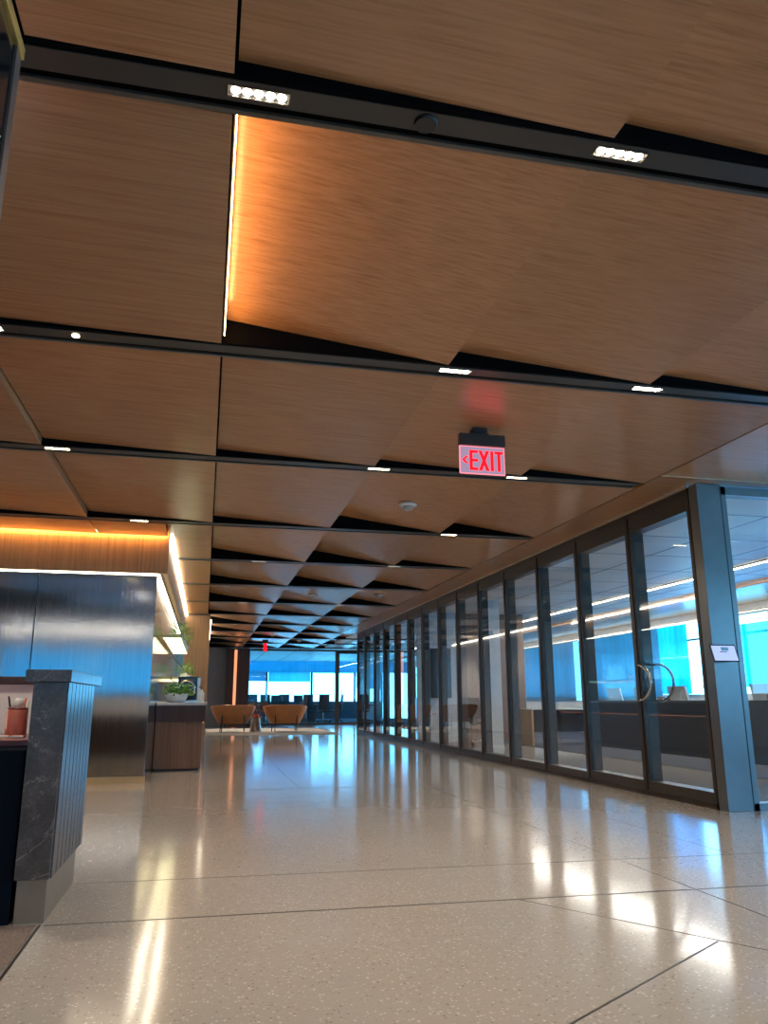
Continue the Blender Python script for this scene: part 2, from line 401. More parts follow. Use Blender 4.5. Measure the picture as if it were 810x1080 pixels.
for r in range(13):
    y0, y1 = row_bounds(r)
    rr = rises.get(r) or {0: (.17, .10, .2)[r % 3], 1: (.2, .15, .08)[r % 3], 2: (.12, .19, .15)[r % 3]}
    rr = dict(rr)
    if r >= 10: rr[3] = .12; rr[4] = .15
    for c, ri in rr.items():
        xa, xb = c * G, (c + 1) * G
        if r == 0 and c == -1: xa = -.66
        yy1 = y1
        if r in (2,) and c >= 3: yy1 = 6.14
        if r == 2 and c == 2: xb = 4.03
        if 3 <= r <= 9 and c == 2: xb = 4.03
        if r == 2 and c >= 3:
            xa = 4.04 if c == 3 else xa
        if r == 2 and c >= 3: ri = 0.
        panel(xa, xb, y0, yy1, ri, 'wood ceiling panel in the %s row from the camera, %s' % (ORD[r], COLN[c]))
    if r in (4,):
        for c, xa, xb in ((-3, -4 * G, -2 * G), (-2, -2 * G, -G), (-1, -G, -.54)):
            panel(xa, xb, y0, 9.93, .0 if c != -2 else .02, 'orange lit ceiling board over the wood band, %s' % {-3: 'leftmost', -2: 'middle one', -1: 'right end'}[c], 'orange lit boards over the wood band')
    if 4 <= r <= 7 or r == 8:
        panel(-.53 if r < 8 else -.5, 0, y0 if r != 7 else y0, y1 if r < 8 else 19.3 if False else y1, 0., 'narrow flat wood ceiling strip beside the white light line, %s from the camera' % ORD[r - 4], 'narrow strips beside the light line') if r < 8 else None
# beams
for i, yb in enumerate(BY):
    x1 = 6.9 if i < 2 else (3.99 if 2 <= i <= 9 else 6.9)
    x0 = -5.5 if i < 4 else (-.53 if i < 8 else .07)
    if i == 1: x1 = 9
    if i == 0: x0 = -3
    lab = 'dark metal ceiling channel, %s one from the camera' % ORD[i]
    t = thing('ceiling_channel', ((x0 + x1) / 2, yb, ZC), lab, 'ceiling channel', 'dark channels across the wood ceiling')
    off = t.location.copy()
    MB().box(x0, x1, yb - .152, yb - .055, ZC, 3.28).build('channel_face', M['beam'], t, off=off)
    MB().box(x0, x1, yb - .055, yb - .018, ZC + .012, 3.30).box(x0, x1, yb - BW, yb - .152, ZC + .004, 3.30).build('shadow_gap', M['gap'], t, off=off)
    MB().box(x0, x1, yb - .018, yb + .005, ZC - .002, 3.30).build('lip', M['beam_lip'], t, off=off)
    if i == 0:
        MB().lathe([(.0, ZC - .012), (.040, ZC - .012), (.044, ZC - .006), (.044, ZC + .01)], .675, yb - .1, 24).build('blank_cap', M['black'], t, off=off)
    if i == 1:
        MB().lathe([(.018, ZC - .004), (.020, ZC - .004), (.020, ZC + .003)], -.815, yb - .1, 16).build('pin_light', M['lamp_small'], t, off=off)
# black bulkhead at upper left
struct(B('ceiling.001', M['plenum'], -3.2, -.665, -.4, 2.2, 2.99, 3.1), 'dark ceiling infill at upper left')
# soffit above the glass wall
so = MB().box(4.045, 4.62, 6.15, 23.9, ZC, 3.1).box(4.62, 11.2, 6.15, 6.5, ZC, 3.1)
struct(so.build('trim_2', M['ceil_wood']), 'wood soffit above the glass wall')
struct(MB().box(4.04, 11.2, 6.135, 6.148, ZC - .006, ZC + .006).build('trim_3', M['gold']), 'gold edge of the wood soffit')
struct(MB().box(4.474, 4.488, 6.44, 23.6, ZC - .020, ZC - .002).build('trim_4', M['gold']), 'thin gold line above the glass wall')
struct(MB().box(4.62, 9.45, 6.5, 42.3, 3.0, 3.06).build('ceiling.002', M['room_ceiling']), 'pale grey ceiling of the meeting rooms')
struct(MB().box(9.45, 11.2, 6.5, 42.3, 2.93, 3.3).build('ceiling.003', M['ceil_wood']), 'wood ceiling edge along the windows')
struct(MB().box(.8, 4.62, 32.1, 42.3, 2.99, 3.05).build('ceiling.004', M['room_ceiling']), 'pale ceiling of the far meeting room')

# ------------------------------------------------------------------ lamps in the channels
def downlight(x, bi, label, power=55, real=True):
    if bi > 8: power *= 4
    y = BY[bi] - .108
    t = thing('linear_downlight', (x, y, ZC), label, 'ceiling light', 'five-cell downlights in the dark channels')
    off = (x, y, ZC)
    fr = MB(); L = .105; W = .026
    fr.box(x - L, x + L, y - W, y - W + .004, ZC - .006, ZC).box(x - L, x + L, y + W - .004, y + W, ZC - .006, ZC)
    fr.box(x - L, x - L + .004, y - W, y + W, ZC - .006, ZC).box(x + L - .004, x + L, y - W, y + W, ZC - .006, ZC)
    fr.build('bezel', M['nickel'], t, off=off)
    for k in range(5):
        cx = x - .078 + .039 * k
        MB().lathe([(.0, ZC - .0045), (.014, ZC - .0045), (.016, ZC - .002), (.016, ZC - .0005)], cx, y, 10).build('lens', M['lamp' if bi < 2 else 'lamp_small' if bi < 4 else 'lamp_dim'], t, off=off)
    if real:
        l = bpy.data.lights.new('downlight_beam', 'SPOT'); l.energy = power; l.color = (1, .87, .70); l.spot_size = R_(110); l.spot_blend = .7; l.shadow_soft_size = .05
        lo = bpy.data.objects.new('downlight_beam', l); C.objects.link(lo); lo.parent = t; lo.location = (0, 0, -.03)
    return t
R_ = math.radians
P = 60
downlight(.08, 0, 'five-cell downlight in the nearest dark channel, left one with star glare', P)
downlight(1.44, 0, 'five-cell downlight in the nearest dark channel, right one', P)
downlight(-1.30, 1, 'five-cell downlight in the second channel cut by the left picture edge', P)
downlight(1.44, 1, 'five-cell downlight in the second channel above the exit sign', P)
downlight(2.785, 1, 'five-cell downlight in the second channel near the right edge', P)
downlight(-1.28, 2, 'five-cell downlight in the third channel at far left', P)
downlight(1.43, 2, 'five-cell downlight in the third channel left of the exit sign', P)
downlight(2.75, 2, 'five-cell downlight in the third channel right of the exit sign', P)
downlight(-.83, 3, 'five-cell downlight in the fourth channel over the wood band', P)
for bi in (4, 5, 6, 7, 8, 9, 10, 11):
    for x in (.7, 2.78):
        if (bi % 2) == 0: downlight(x, bi, 'small downlight far down the corridor in the %s channel, %s one' % (ORD[bi], 'left' if x < 1 else 'right'), P)
downlight(2.9, 3, 'small downlight in the fourth channel near the glass wall', P)
strip(.008, .013, 2.42, 4.20, ZC + .03, ZC + .058, M['led_warm'], 'orange glowing line in the ceiling step near the camera')

# detectors
def detector(x, y, z, label):
    t = thing('smoke_detector', (x, y, z), label, 'smoke detector', 'white ceiling detectors')
    MB().lathe([(.100, z), (.104, z - .014), (.085, z - .028)], x, y, 24).build('base', M['white_plastic'], t, True, (x, y, z))
    MB().lathe([(.062, z - .028), (.058, z - .060), (.034, z - .070), (.0, z - .071)], x, y, 20).build('sensor_cap', M['chair_white'], t, True, (x, y, z))
detector(2.086, 8.0, 3.052, 'round white smoke detector on the wood ceiling past the exit sign')
detector(2.04, 15.5, 3.02, 'small white detector far down the middle of the ceiling')
detector(3.43, 15.5, 3.058, 'small white detector far down, close to the glass wall')
detector(2.08, 25.6, 3.05, 'tiny white detector near the corridor end beside the small red sign')
detector(3.23, 28.0, 3.05, 'tiny white detector near the corridor end, right of the small red sign')

# exit sign
def exit_sign(x, y, zt, label, s=1.):
    t = thing('exit_sign', (x, y, zt), label, 'exit sign')
    w = .185 * s; off = (x, y, zt)
    MB().box(x - .075 * s, x + .035 * s, y - .04, y + .06, zt - .035 * s, zt).box(x - .09 * s, x + .05 * s, y - .03, y + .03, zt - .045 * s, zt - .035 * s).build('ceiling_bracket', M['black'], t, off=off)
    MB().box(x - w, x + w, y - .03, y + .03, zt - .14 * s, zt - .045 * s, .004).build('housing', M['beam'], t, off=off)
    MB().box(x - w, x + w, y - .006, y + .006, zt - .365 * s, zt - .14 * s, .003).build('edge_lit_panel', [M['sign_rim']], t, off=off)
    yf = y - .0075
    MB().box(x - w + .008 * s, x + w - .008 * s, yf, y - .005, zt - .357 * s, zt - .148 * s).build('sign_face', M['sign_face'], t, off=off)
    tx = MB(); y0, y1 = yf - .003, yf - .0005; zb, zz = zt - .335 * s, zt - .175 * s; k = .021 * s
    def bar(a, b, c, d): tx.box(x + a * s, x + b * s, y0, y1, c, d)
    # E
    e0 = -.105; bar(e0, e0 + .024, zb, zz)
    for q in (zb, (zb + zz) / 2 - k / 2, zz - k): bar(e0, e0 + .068, q, q + k)
    # X
    def diag(xa, za, xb, zb2, w2=.013 * s):
        tx.hexa([(xa - w2, y0, za), (xa + w2, y0, za), (xa + w2, y1, za), (xa - w2, y1, za), (xb - w2, y0, zb2), (xb + w2, y0, zb2), (xb + w2, y1, zb2), (xb - w2, y1, zb2)])
    diag(x - .018 * s, zb, x + .042 * s, zz); diag(x + .042 * s, zb, x - .018 * s, zz)
    bar(.066, .090, zb, zz)                       # I
    bar(.100, .168, zz - k, zz); bar(.122, .146, zb, zz)   # T
    zm = (zb + zz) / 2                            # chevron
    for sg in (1, -1):
        tx.hexa([(x - .165 * s, y0, zm), (x - .145 * s, y0, zm), (x - .145 * s, y1, zm), (x - .165 * s, y1, zm),
                 (x - .135 * s, y0, zm + sg * .03 * s), (x - .115 * s, y0, zm + sg * .03 * s), (x - .115 * s, y1, zm + sg * .03 * s), (x - .135 * s, y1, zm + sg * .03 * s)])
    tx.build('red_lettering', M['red_sign'], next(c_ for c_ in t.children if c_.name.startswith('sign_face')), off=off)
    return t
exit_sign(2.005, 5.4, 3.00, 'red lit EXIT sign with left chevron hanging from the ceiling')
t = thing('red_indicator', (1.97, 27.2, 2.97), 'tiny red lit sign hanging far down the corridor', 'exit sign')
io = (1.97, 27.2, 2.97)
MB().box(1.87, 2.07, 27.17, 27.23, 2.86, 2.99).build('housing', M['black'], t, off=io)
MB().box(1.92, 2.02, 27.19, 27.21, 2.60, 2.86).build('red_lettering', M['red_sign'], t, off=io)

# ------------------------------------------------------------------ glass wall
MY = [6.43, 7.60, 8.86, 10.07, 11.32, 12.54, 13.74, 14.95, 16.18, 17.40, 18.68, 19.92, 21.09, 22.40, 23.54]
XW = 4.5; D = .15
def bay(y0, y1, name, label, door, zt=2.955):
    loc = (XW, (y0 + y1) / 2, 0)
    if door:
        t = bpy.data.objects.new(name, None); C.objects.link(t); t.location = loc; struct(t, label)
    else:
        t = thing(name, loc, label, 'glass panel', 'glass panels of the meeting room wall')
    m = .022
    MB().box(XW - .01, XW + .05, y0, y0 + m, 0, zt).box(XW - .01, XW + .05, y1 - m, y1, 0, zt).box(XW - .01, XW + .05, y0, y1, 0, .05).box(XW - .01, XW + .05, y0, y1, zt - .05, zt).build('outer_frame', M['bronze'], t, off=loc)
    a, b = y0 + m + .004, y1 - m - .004; s = .035; h = .10 if not door else .12
    fr = MB().box(XW, XW + D, a, a + s, .02, zt - .05).box(XW, XW + D, b - s, b, .02, zt - .05)
    fr.box(XW, XW + D, a + s, b - s, .02, .02 + h).box(XW, XW + D, a + s, b - s, zt - .05 - h * 1.4, zt - .05)
    fr.build('leaf_frame', M['bronze_lt'], t, off=loc)
    MB().box(XW + .02, XW + .028, a + s, b - s, .02 + h, zt - .05 - h * 1.4).build('glass_pane', M['glass'], t, off=loc)
    return t
for i in range(len(MY) - 1):
    door = i < 2
    if door:
        t = bay(MY[i], MY[i + 1], 'door_%d' % (i + 1), ['glass door with half ring pull nearest the corner post', 'second glass door from the corner post'][i], True)
    else:
        t = bay(MY[i], MY[i + 1], 'glass_wall_panel', 'tall framed glass panel, %s past the pair of glass doors' % ORD[i - 2], False)
    if i == 0:
        leaf = [c_ for c_ in t.children if c_.name.startswith('leaf_frame')][0]
        hx = XW - .055; yc = 7.55
        pts = [(hx + (.06 if k in (0, 16) else 0), yc - .29 * math.sin(PI * k / 16) + .02, 1.125 - .19 * math.cos(PI * k / 16)) for k in range(17)]
        MB().tube(pts, .014, 10).build('outer_handle', M['nickel'], leaf, True, t.location)
        pts = [(XW + D + .055 - (.06 if k in (0, 16) else 0), yc - .29 * math.sin(PI * k / 16) + .02, 1.125 - .19 * math.cos(PI * k / 16)) for k in range(17)]
        MB().tube(pts, .014, 10).build('inner_handle', M['nickel'], leaf, True, t.location)
t = thing('corner_post', (4.6, 6.36, 0), 'blue grey metal post at the corner of the glass walls', 'post')
MB().box(4.49, 4.74, 6.29, 6.42, 0, 2.965, .003).build('cover', M['post'], t, off=(4.6, 6.36, 0))
MB().box(4.742, 4.756, 6.295, 6.42, 0, 2.96).build('seam', M['black'], t, off=(4.6, 6.36, 0))
# right-hand glass wall along X
xs2 = [4.76, 6.9, 9.04, 11.18]
for i in range(3):
    x0, x1 = xs2[i], xs2[i + 1]
    loc = ((x0 + x1) / 2, 6.36, 0)
    t = thing('glass_wall_panel', loc, ['wide glass panel right of the corner post', 'glass panel of the front wall, second right of the corner post', 'glass panel of the front wall next to the outer wall'][i], 'glass panel', 'glass panels of the front wall')
    MB().box(x0, x0 + .05, 6.30, 6.42, 0, 2.95).box(x1 - .05, x1, 6.30, 6.42, 0, 2.95).box(x0, x1, 6.30, 6.42, 0, .06).box(x0, x1, 6.30, 6.42, 2.87, 2.95).build('frame', M['post'], t, off=loc)
    MB().box(x0 + .05, x1 - .05, 6.34, 6.35, .06, 2.87).build('glass_pane', M['glass'], t, off=loc)
# tablet
t = thing('room_tablet', (4.59, 6.29, 1.28), 'white room booking tablet fixed to the corner post', 'tablet')
to = (4.59, 6.29, 1.28)
def tilt(x0, x1, z0, z1, d0, d1):   # slab leaning back on the post face
    def yy(z): return 6.215 + (z - 1.28) / .155 * .05
    return MB().hexa([(x0, yy(z0) + d0, z0), (x1, yy(z0) + d0, z0), (x1, yy(z0) + d1, z0), (x0, yy(z0) + d1, z0),
                      (x0, yy(z1) + d0, z1), (x1, yy(z1) + d0, z1), (x1, yy(z1) + d1, z1), (x0, yy(z1) + d1, z1)])
tilt(4.445, 4.705, 1.28, 1.435, 0, .012).build('case', M['leg_dark'], t, off=to)
tilt(4.455, 4.695, 1.290, 1.425, -.002, 0).build('screen', M['tablet_screen'], t, off=to)
tl = tilt(4.53, 4.60, 1.366, 1.372, -.004, -.002); tl.box(4.56, 4.63, 6.215 + .021, 6.215 + .024, 1.345, 1.352); tl.build('screen_text', M['leg_dark'], t, off=to)
MB().box(4.55, 4.62, 6.245, 6.29, 1.31, 1.41).build('wall_bracket', M['post'], t, off=to)

# far glass wall
t = thing('far_glass_wall', (3.5, 32, 0), 'dark framed glass wall closing the corridor end', 'glass wall')
fo2 = (3.5, 32, 0)
fm = MB().box(1.66, 9.0, 31.95, 32.05, 2.90, 2.97).box(1.66, 5.4, 31.95, 32.05, 0, .06)
for x in (1.66, 8.9): fm.box(x, x + .06, 31.95, 32.05, 0, 2.9)
fm.build('frame', M['bronze'], t, off=fo2)
MB().box(1.72, 5.2, 31.995, 32.005, .06, 2.9).build('glass_pane', M['glass_far'], t, off=fo2)
MB().box(6.42, 8.9, 31.995, 32.005, .06, 2.9).build('glass_pane', M['glass_far'], t, off=fo2)
d = bpy.data.objects.new('door_3', None); C.objects.link(d); d.location = (5.8, 32, 0); struct(d, 'glass door in the far glass wall')
MB().box(5.2, 5.36, 31.93, 32.07, 0, 2.9).box(6.34, 6.42, 31.93, 32.07, 0, 2.9).box(5.36, 6.34, 31.94, 32.06, 2.82, 2.9).box(5.36, 6.34, 31.94, 32.06, 0, .10).build('leaf_frame', M['bronze'], d, off=(5.8, 32, 0))
MB().box(5.36, 6.34, 31.995, 32.005, .1, 2.82).build('glass_pane', M['glass_far'], d, off=(5.8, 32, 0))
MB().tube([(5.45, 31.94, .95), (5.45, 31.9, .97), (5.45, 31.9, 1.35), (5.45, 31.94, 1.37)], .015).build('door_handle', M['nickel'], d, True, (5.8, 32, 0))
for i, (x, z0, tr) in enumerate(((.92, 1.95, 'shade'), (3.28, 1.92, 'shade_lt'), (5.68, 2.38, 'shade_lt'), (8.03, 1.55, 'shade'))):
    o = B('roller_shade', M[tr], x, x + 2.23 if i < 3 else 9.38, 42.22, 42.25, z0, 2.42)
    tag(o, ['teal roller shade on the leftmost far window', 'pale blue roller shade on the middle far window', 'rolled up shade above the brightest far window', 'long roller shade on the rightmost far window'][i], 'window shade', 'roller shades on the far windows')

# ------------------------------------------------------------------ meeting rooms behind the glass
struct(B('floor.001', M['carpet_navy'], 6.75, 11.2, 6.6, 31.9, .0, .008), 'dark blue carpet of the meeting rooms')
struct(B('floor.002', M['carpet_navy'], .8, 11.2, 32.15, 42.3, .0, .008), 'dark carpet of the far meeting room')
strip(8.1, 8.18, 6.8, 31.5, 2.965, 2.988, M['led_room'], 'long white ceiling light line in the meeting rooms')
strip(10.98, 11.03, 6.8, 31.5, 2.73, 2.75, M['led_head'], 'thin white light line above the outer windows')
strip(9.41, 9.44, 6.8, 31.5, 2.95, 2.975, M['led_peach'], 'amber light line at the ceiling edge in the meeting rooms')
# window coverings on the right outer wall
def curtain(y0, y1, mat, label, amp=.05, z0=1.08, z1=2.72):
    mb = MB(); n = int((y1 - y0) / .05); th = .006
    pr = []
    for k in range(n + 1):
        y = y0 + (y1 - y0) * k / n; x = 11.05 + amp * math.sin(k * 1.3) * .5
        pr.append([mb.bm.verts.new((x + dx, y, z)) for dx, z in ((0, z0), (th, z0), (th, z1), (0, z1))])
    for k in range(n):
        for j in range(4): mb.bm.faces.new([pr[k][j], pr[k + 1][j], pr[k + 1][(j + 1) % 4], pr[k][(j + 1) % 4]])
    mb.bm.faces.new(pr[0]); mb.bm.faces.new(pr[-1])
    tag(mb.build('curtain', mat), label, 'curtain', 'blue curtains on the outer windows')
curtain(16.4, 17.6, M['curtain'], 'turquoise curtain gathered beside the bright window seen through the door')
curtain(6.6, 14.7, M['curtain'], 'turquoise curtain on the window right of the corner post', .03, 1.2, 2.5)
o = B('window_screen', M['frost'], 11.03, 11.06, 17.62, 31.6, 1.0, 2.70)
tag(o, 'long frosted blue screen over the outer windows', 'screen')
# partition wall with screen, slatted wood wall
struct(B('wall_partition', M['white_paint'], 4.9, 5.85, 18.0, 18.12, 0, 3.0), 'pale partition wall between meeting rooms')
struct(B('wall_partition.001', M['slat_wood'], 5.86, 7.6, 18.0, 18.12, 0, 3.0), 'wood slatted partition wall')
t = thing('wall_screen', (5.45, 17.95, 1.0), 'tall black display on the pale partition wall', 'display')
MB().box(5.2, 5.70, 17.93, 17.98, 1.0, 2.15, .005).build('screen', M['screen'], t, off=(5.45, 17.95, 1.0))
MB().box(5.3, 5.6, 17.98, 18.0, 1.2, 1.9).build('wall_mount', M['black'], t, off=(5.45, 17.95, 1.0))
t = thing('white_column', (5.95, 15.6, 0), 'pale narrow column lit blue behind the glass', 'column')
MB().box(5.80, 6.02, 15.5, 15.75, .02, 3.0, .004).build('shaft', M['white_paint'], t, off=(5.95, 15.6, 0))
MB().box(5.78, 5.80, 15.49, 15.5, .02, 3.0).build('edge_trim', M['white_plastic'], t, off=(5.95, 15.6, 0))
MB().box(5.79, 6.03, 15.49, 15.76, 0.0, .06).build('base', M['white_plastic'], t, off=(5.95, 15.6, 0))

# task chair
def task_chair(name, loc, rz, label, grp, fabric, high=1.08):
    t = thing(name, loc, label, 'office chair', grp, rz)
    MB().box(-.25, .25, -.24, .24, .44, .51, .03).build('seat', fabric, t)
    mb = MB(); n = 6
    for k in range(n):   # curved back
        a0, a1 = -1 + 2 * k / n, -1 + 2 * (k + 1) / n
        f_ = lambda a: .25 - .05 * a * a
        mb.hexa([(a0 * .24, f_(a0), .56), (a1 * .24, f_(a1), .56), (a1 * .24, f_(a1) + .04, .56), (a0 * .24, f_(a0) + .04, .56),
                 (a0 * .22, f_(a0) + .09, high), (a1 * .22, f_(a1) + .09, high), (a1 * .22, f_(a1) + .12, high), (a0 * .22, f_(a0) + .12, high)])
    mb.build('backrest', fabric, t)
    MB().box(-.03, .03, .22, .32, .42, .62).build('back_bracket', M['black'], t)
    for s in (-1, 1):
        MB().tube([(s * .26, .1, .45), (s * .30, .1, .5), (s * .30, .08, .68)], .014, 8).box(s * .30 - .035, s * .30 + .035, -.12, .14, .67, .70).build('armrest', M['black'], t)
    MB().tube([(0, 0, .10), (0, 0, .44)], .026, 10).build('column', M['chrome'], t)
    st = MB()
    for k in range(5):
        a = 2 * PI * k / 5 + .3; st.tube([(0, 0, .12), (.30 * math.cos(a), .30 * math.sin(a), .075)], [.028, .016], 8)
    sb = st.build('star_base', M['chrome'] if fabric is M['chair_brown'] else M['black'], t)
    for k in range(5):
        a = 2 * PI * k / 5 + .3; cx, cy = .30 * math.cos(a), .30 * math.sin(a)
        MB().tube([(cx - .02, cy, .03), (cx + .02, cy, .03)], .03, 10).build('caster', M['black'], sb)
    return t
tc = task_chair('task_chair', (6.0, 16.6, 0), PI * .62, 'red brown office chair behind the glass near the black display', None, M['chair_brown'], 1.0)
# desk with wood side near the slatted wall
def desk(loc, L, label, side, rz=0):
    t = thing('desk', loc, label, 'desk', None, rz)
    MB().box(0, L, -.35, .35, .73, .76, .004).build('desktop', M['chair_white'], t)
    MB().box(.0, .04, -.34, .34, .0, .73).build('end_panel', side, t)
    MB().box(L - .04, L, -.34, .34, .0, .73).build('end_panel', side, t)
    MB().box(.04, L - .04, .28, .30, .25, .73).build('modesty_panel', M['desk_grey'], t)
    return t
desk((6.85, 16.3, .008), 2.2, 'meeting room desk with a pale wood end panel', M['fascia_wood'])
# vase with red flowers
t = thing('flower_vase', (7.35, 16.3, .768), 'vase of red flowers standing on the desk behind the glass', 'vase')
MB().lathe([(.04, 0), (.07, .05), (.075, .15), (.04, .24), (.045, .27)], 0, 0, 16).build('vase', M['white_ceramic'], t, True)
rn = random.Random(3)
MB().leaves(0, 0, .30, .08, .08, .34, 70, .07, rn).build('flowers', M['red_flower'], t)
# workstations, X 8.1
ws_labels = ['low dark workstation screen nearest the corner post', 'dark workstation screen, middle one of the row behind the doors', 'dark workstation screen at the far end of the row']
for i, (a, b) in enumerate(((9.0, 11.25), (11.3, 13.55), (13.6, 15.85))):
    loc = (8.35, (a + b) / 2, .008)
    t = thing('workstation', loc, ws_labels[i], 'workstation', 'row of dark workstations')
    h = (b - a) / 2
    MB().box(-.25, -.21, -h, h, .0, .93, .004).build('screen_panel', M['desk_grey'], t)
    MB().box(-.205, .6, -h, h, .71, .74).build('desktop', M['chair_white'], t)
    MB().box(-.205, .58, -h, -h + .03, .0, .71).build('end_panel', M['desk_grey'], t)
    MB().box(-.205, .58, h - .03, h, .0, .71).build('end_panel', M['desk_grey'], t)
    for k in (-1, 1):
        o = thing('computer_monitor', (8.5, (a + b) / 2 + k * .55, .748), 'pale monitor on the %s workstation, %s one' % (('nearest', 'middle', 'farthest')[i], 'nearer' if k < 0 else 'farther'), 'monitor', 'monitors on the workstations')
        MB().hexa([(-.02, -.28, .12), (.01, -.28, .12), (.01, .28, .12), (-.02, .28, .12), (-.09, -.28, .44), (-.06, -.28, .44), (-.06, .28, .44), (-.09, .28, .44)]).build('display', M['chair_white'], o)
        MB().box(.01, .04, -.03, .03, .01, .3).box(-.05, .12, -.1, .1, 0, .012).build('stand', M['nickel'], o)
for i, (x, y, a) in enumerate(((6.9, 8.1, 1.9), (9.36, 12.7, 1.5), (9.36, 14.4, 1.7), (9.36, 10.3, 1.4))):
    c = copy_tree(tc); c.location = (x, y, .008 if x > 6.75 else 0); c.rotation_euler = (0, 0, a)
    c['label'] = ['brown office chair just inside the right hand glass wall', 'office chair behind the middle workstation', 'office chair behind the farthest workstation', 'office chair behind the nearest workstation'][i]
# long table in the room
t = thing('meeting_table', (10.4, 12.5, .008), 'long pale meeting table near the outer windows', 'table')
MB().box(-.5, .5, -2.6, 2.6, .71, .75, .01).build('tabletop', M['chair_white'], t)
for sy in (-1, 1): MB().box(-.3, .3, sy * 2.0 - .05, sy * 2.0 + .05, 0, .71).build('leg', M['desk_grey'], t)

# ------------------------------------------------------------------ far meeting room
t = thing('conference_table', (3.4, 37.2, .008), 'dark conference table behind the far glass wall', 'table')
MB().box(-2.2, 2.2, -.7, .7, .70, .75, .02).build('tabletop', M['navy'], t)
for sx in (-1, 1): MB().box(sx * 1.4 - .3, sx * 1.4 + .3, -.3, .3, 0, .70).build('leg', M['navy'], t)
fc = None
cl = ['leftmost dark chair behind the far glass', 'second dark chair from left behind the far glass', 'dark chair behind the far glass above the right armchair, left one', 'dark chair behind the far glass above the right armchair, right one',
      'dark chair behind the far glass, right of the orange armchair', 'dark chair behind the far glass turned sideways beside the door', 'dark chair across the conference table, left', 'dark chair across the conference table, middle', 'dark chair across the conference table, right']
pts = [(2.05, 35.3, PI), (2.75, 36.0, PI - .3), (3.45, 35.4, PI), (4.45, 35.2, PI + .1), (5.05, 34.2, PI), (5.75, 35.2, -PI / 2), (2.3, 38.6, 0), (3.4, 38.6, 0), (4.5, 38.6, 0)]
for i, (x, y, a) in enumerate(pts):
    if fc is None: fc = task_chair('conference_chair', (x, y, .008), a, cl[0], 'dark conference chairs behind the far glass', M['navy'], 1.20)
    else:
        c = copy_tree(fc); c.location = (x, y, .008); c.rotation_euler = (0, 0, a); c['label'] = cl[i]

# ------------------------------------------------------------------ lounge
tag(B('rug', M['rug'], .0 + .1, 3.9, 22.9, 28.2, 0, .012, bev=.003), 'pale grey rug under the orange armchairs', 'rug')
def armchair(loc, label):
    t = thing('armchair', loc, label, 'armchair', 'orange leather armchairs')
    # back shell seen from behind: flaring barrel
    n = 22; mb = MB(); prof = [(.25, .45, .36), (.40, .53, .42), (.62, .64, .48), (.78, .69, .50)]
    outer, inner = [], []
    for k in range(n + 1):
        a = PI * 1.08 * (k / n) + PI - .04 * PI     # wraps round the rear (-y)
        top = .83 - .05 * (abs(math.cos(a)) ** 4)
        ca = math.copysign(abs(math.cos(a)) ** .75, math.cos(a)); sa = math.copysign(abs(math.sin(a)) ** .75, math.sin(a))
        col_o, col_i = [], []
        for z, rx, ry in prof:
            zz = .27 + (z - .27) * (top - .27) / .53
            col_o.append(mb.bm.verts.new((rx * ca, ry * sa, zz)))
            col_i.append(mb.bm.verts.new(((rx - .10) * ca, (ry - .10) * sa, zz)))
        outer.append(col_o); inner.append(col_i)
    m_ = len(prof)
    for k in range(n):
        for j in range(m_ - 1):
            mb.bm.faces.new([outer[k][j], outer[k + 1][j], outer[k + 1][j + 1], outer[k][j + 1]])
            mb.bm.faces.new([inner[k][j], inner[k][j + 1], inner[k + 1][j + 1], inner[k + 1][j]])
        mb.bm.faces.new([outer[k][-1], outer[k + 1][-1], inner[k + 1][-1], inner[k][-1]])
        mb.bm.faces.new([outer[k][0], inner[k][0], inner[k + 1][0], outer[k + 1][0]])
    for k in (0, n):
        for j in range(m_ - 1): mb.bm.faces.new([outer[k][j], outer[k][j + 1], inner[k][j + 1], inner[k][j]])
    sh = mb.build('backrest', M['leather'], t, True)
    bv = sh.modifiers.new('b', 'BEVEL'); bv.width = .025; bv.segments = 3; bv.limit_method = 'ANGLE'
    MB().lathe([(.36, .25), (.42, .27), (.44, .36), (.42, .43), (.30, .45)], 0, .04, 28, 1.1, .9).build('seat', M['leather'], t, True)
    for sx in (-1, 1):
        MB().tube([(sx * .33, -.45, .50), (sx * .33, -.435, .30), (sx * .335, -.40, .0)], [.018, .022, .014], 10).build('leg', M['leg_dark'], t, True)
        MB().tube([(sx * .34, .30, .27), (sx * .37, .36, .0)], [.022, .014], 10).build('leg', M['leg_dark'], t, True)
    return t
ac = armchair((.90, 25.1, .012), 'orange leather armchair next to the grey wall, left of the pair')
c2 = copy_tree(ac); c2.location = (2.49, 25.0, .012); c2['label'] = 'orange leather armchair in front of the far glass, right of the pair'
t = thing('side_table', (1.62, 25.3, .012), 'small flared side table between the orange armchairs', 'side table')
MB().lathe([(.20, 0), (.19, .02), (.13, .30), (.14, .42)], 0, 0, 20).build('pedestal', M['plinth_metal'], t, True)
MB().lathe([(.19, .42), (.20, .425), (.20, .445), (.19, .45)], 0, 0, 24).build('tabletop', M['cab_wood'], t, True)
o = MB().lathe([(.06, 0), (.09, .03), (.10, .07)], 1.62, 25.3, 16); ob = o.build('bowl', M['red_flower'], None, True, (1.62, 25.3, 0)); ob.location = (1.62, 25.3, .462)
tag(ob, 'little red bowl on the side table', 'bowl')

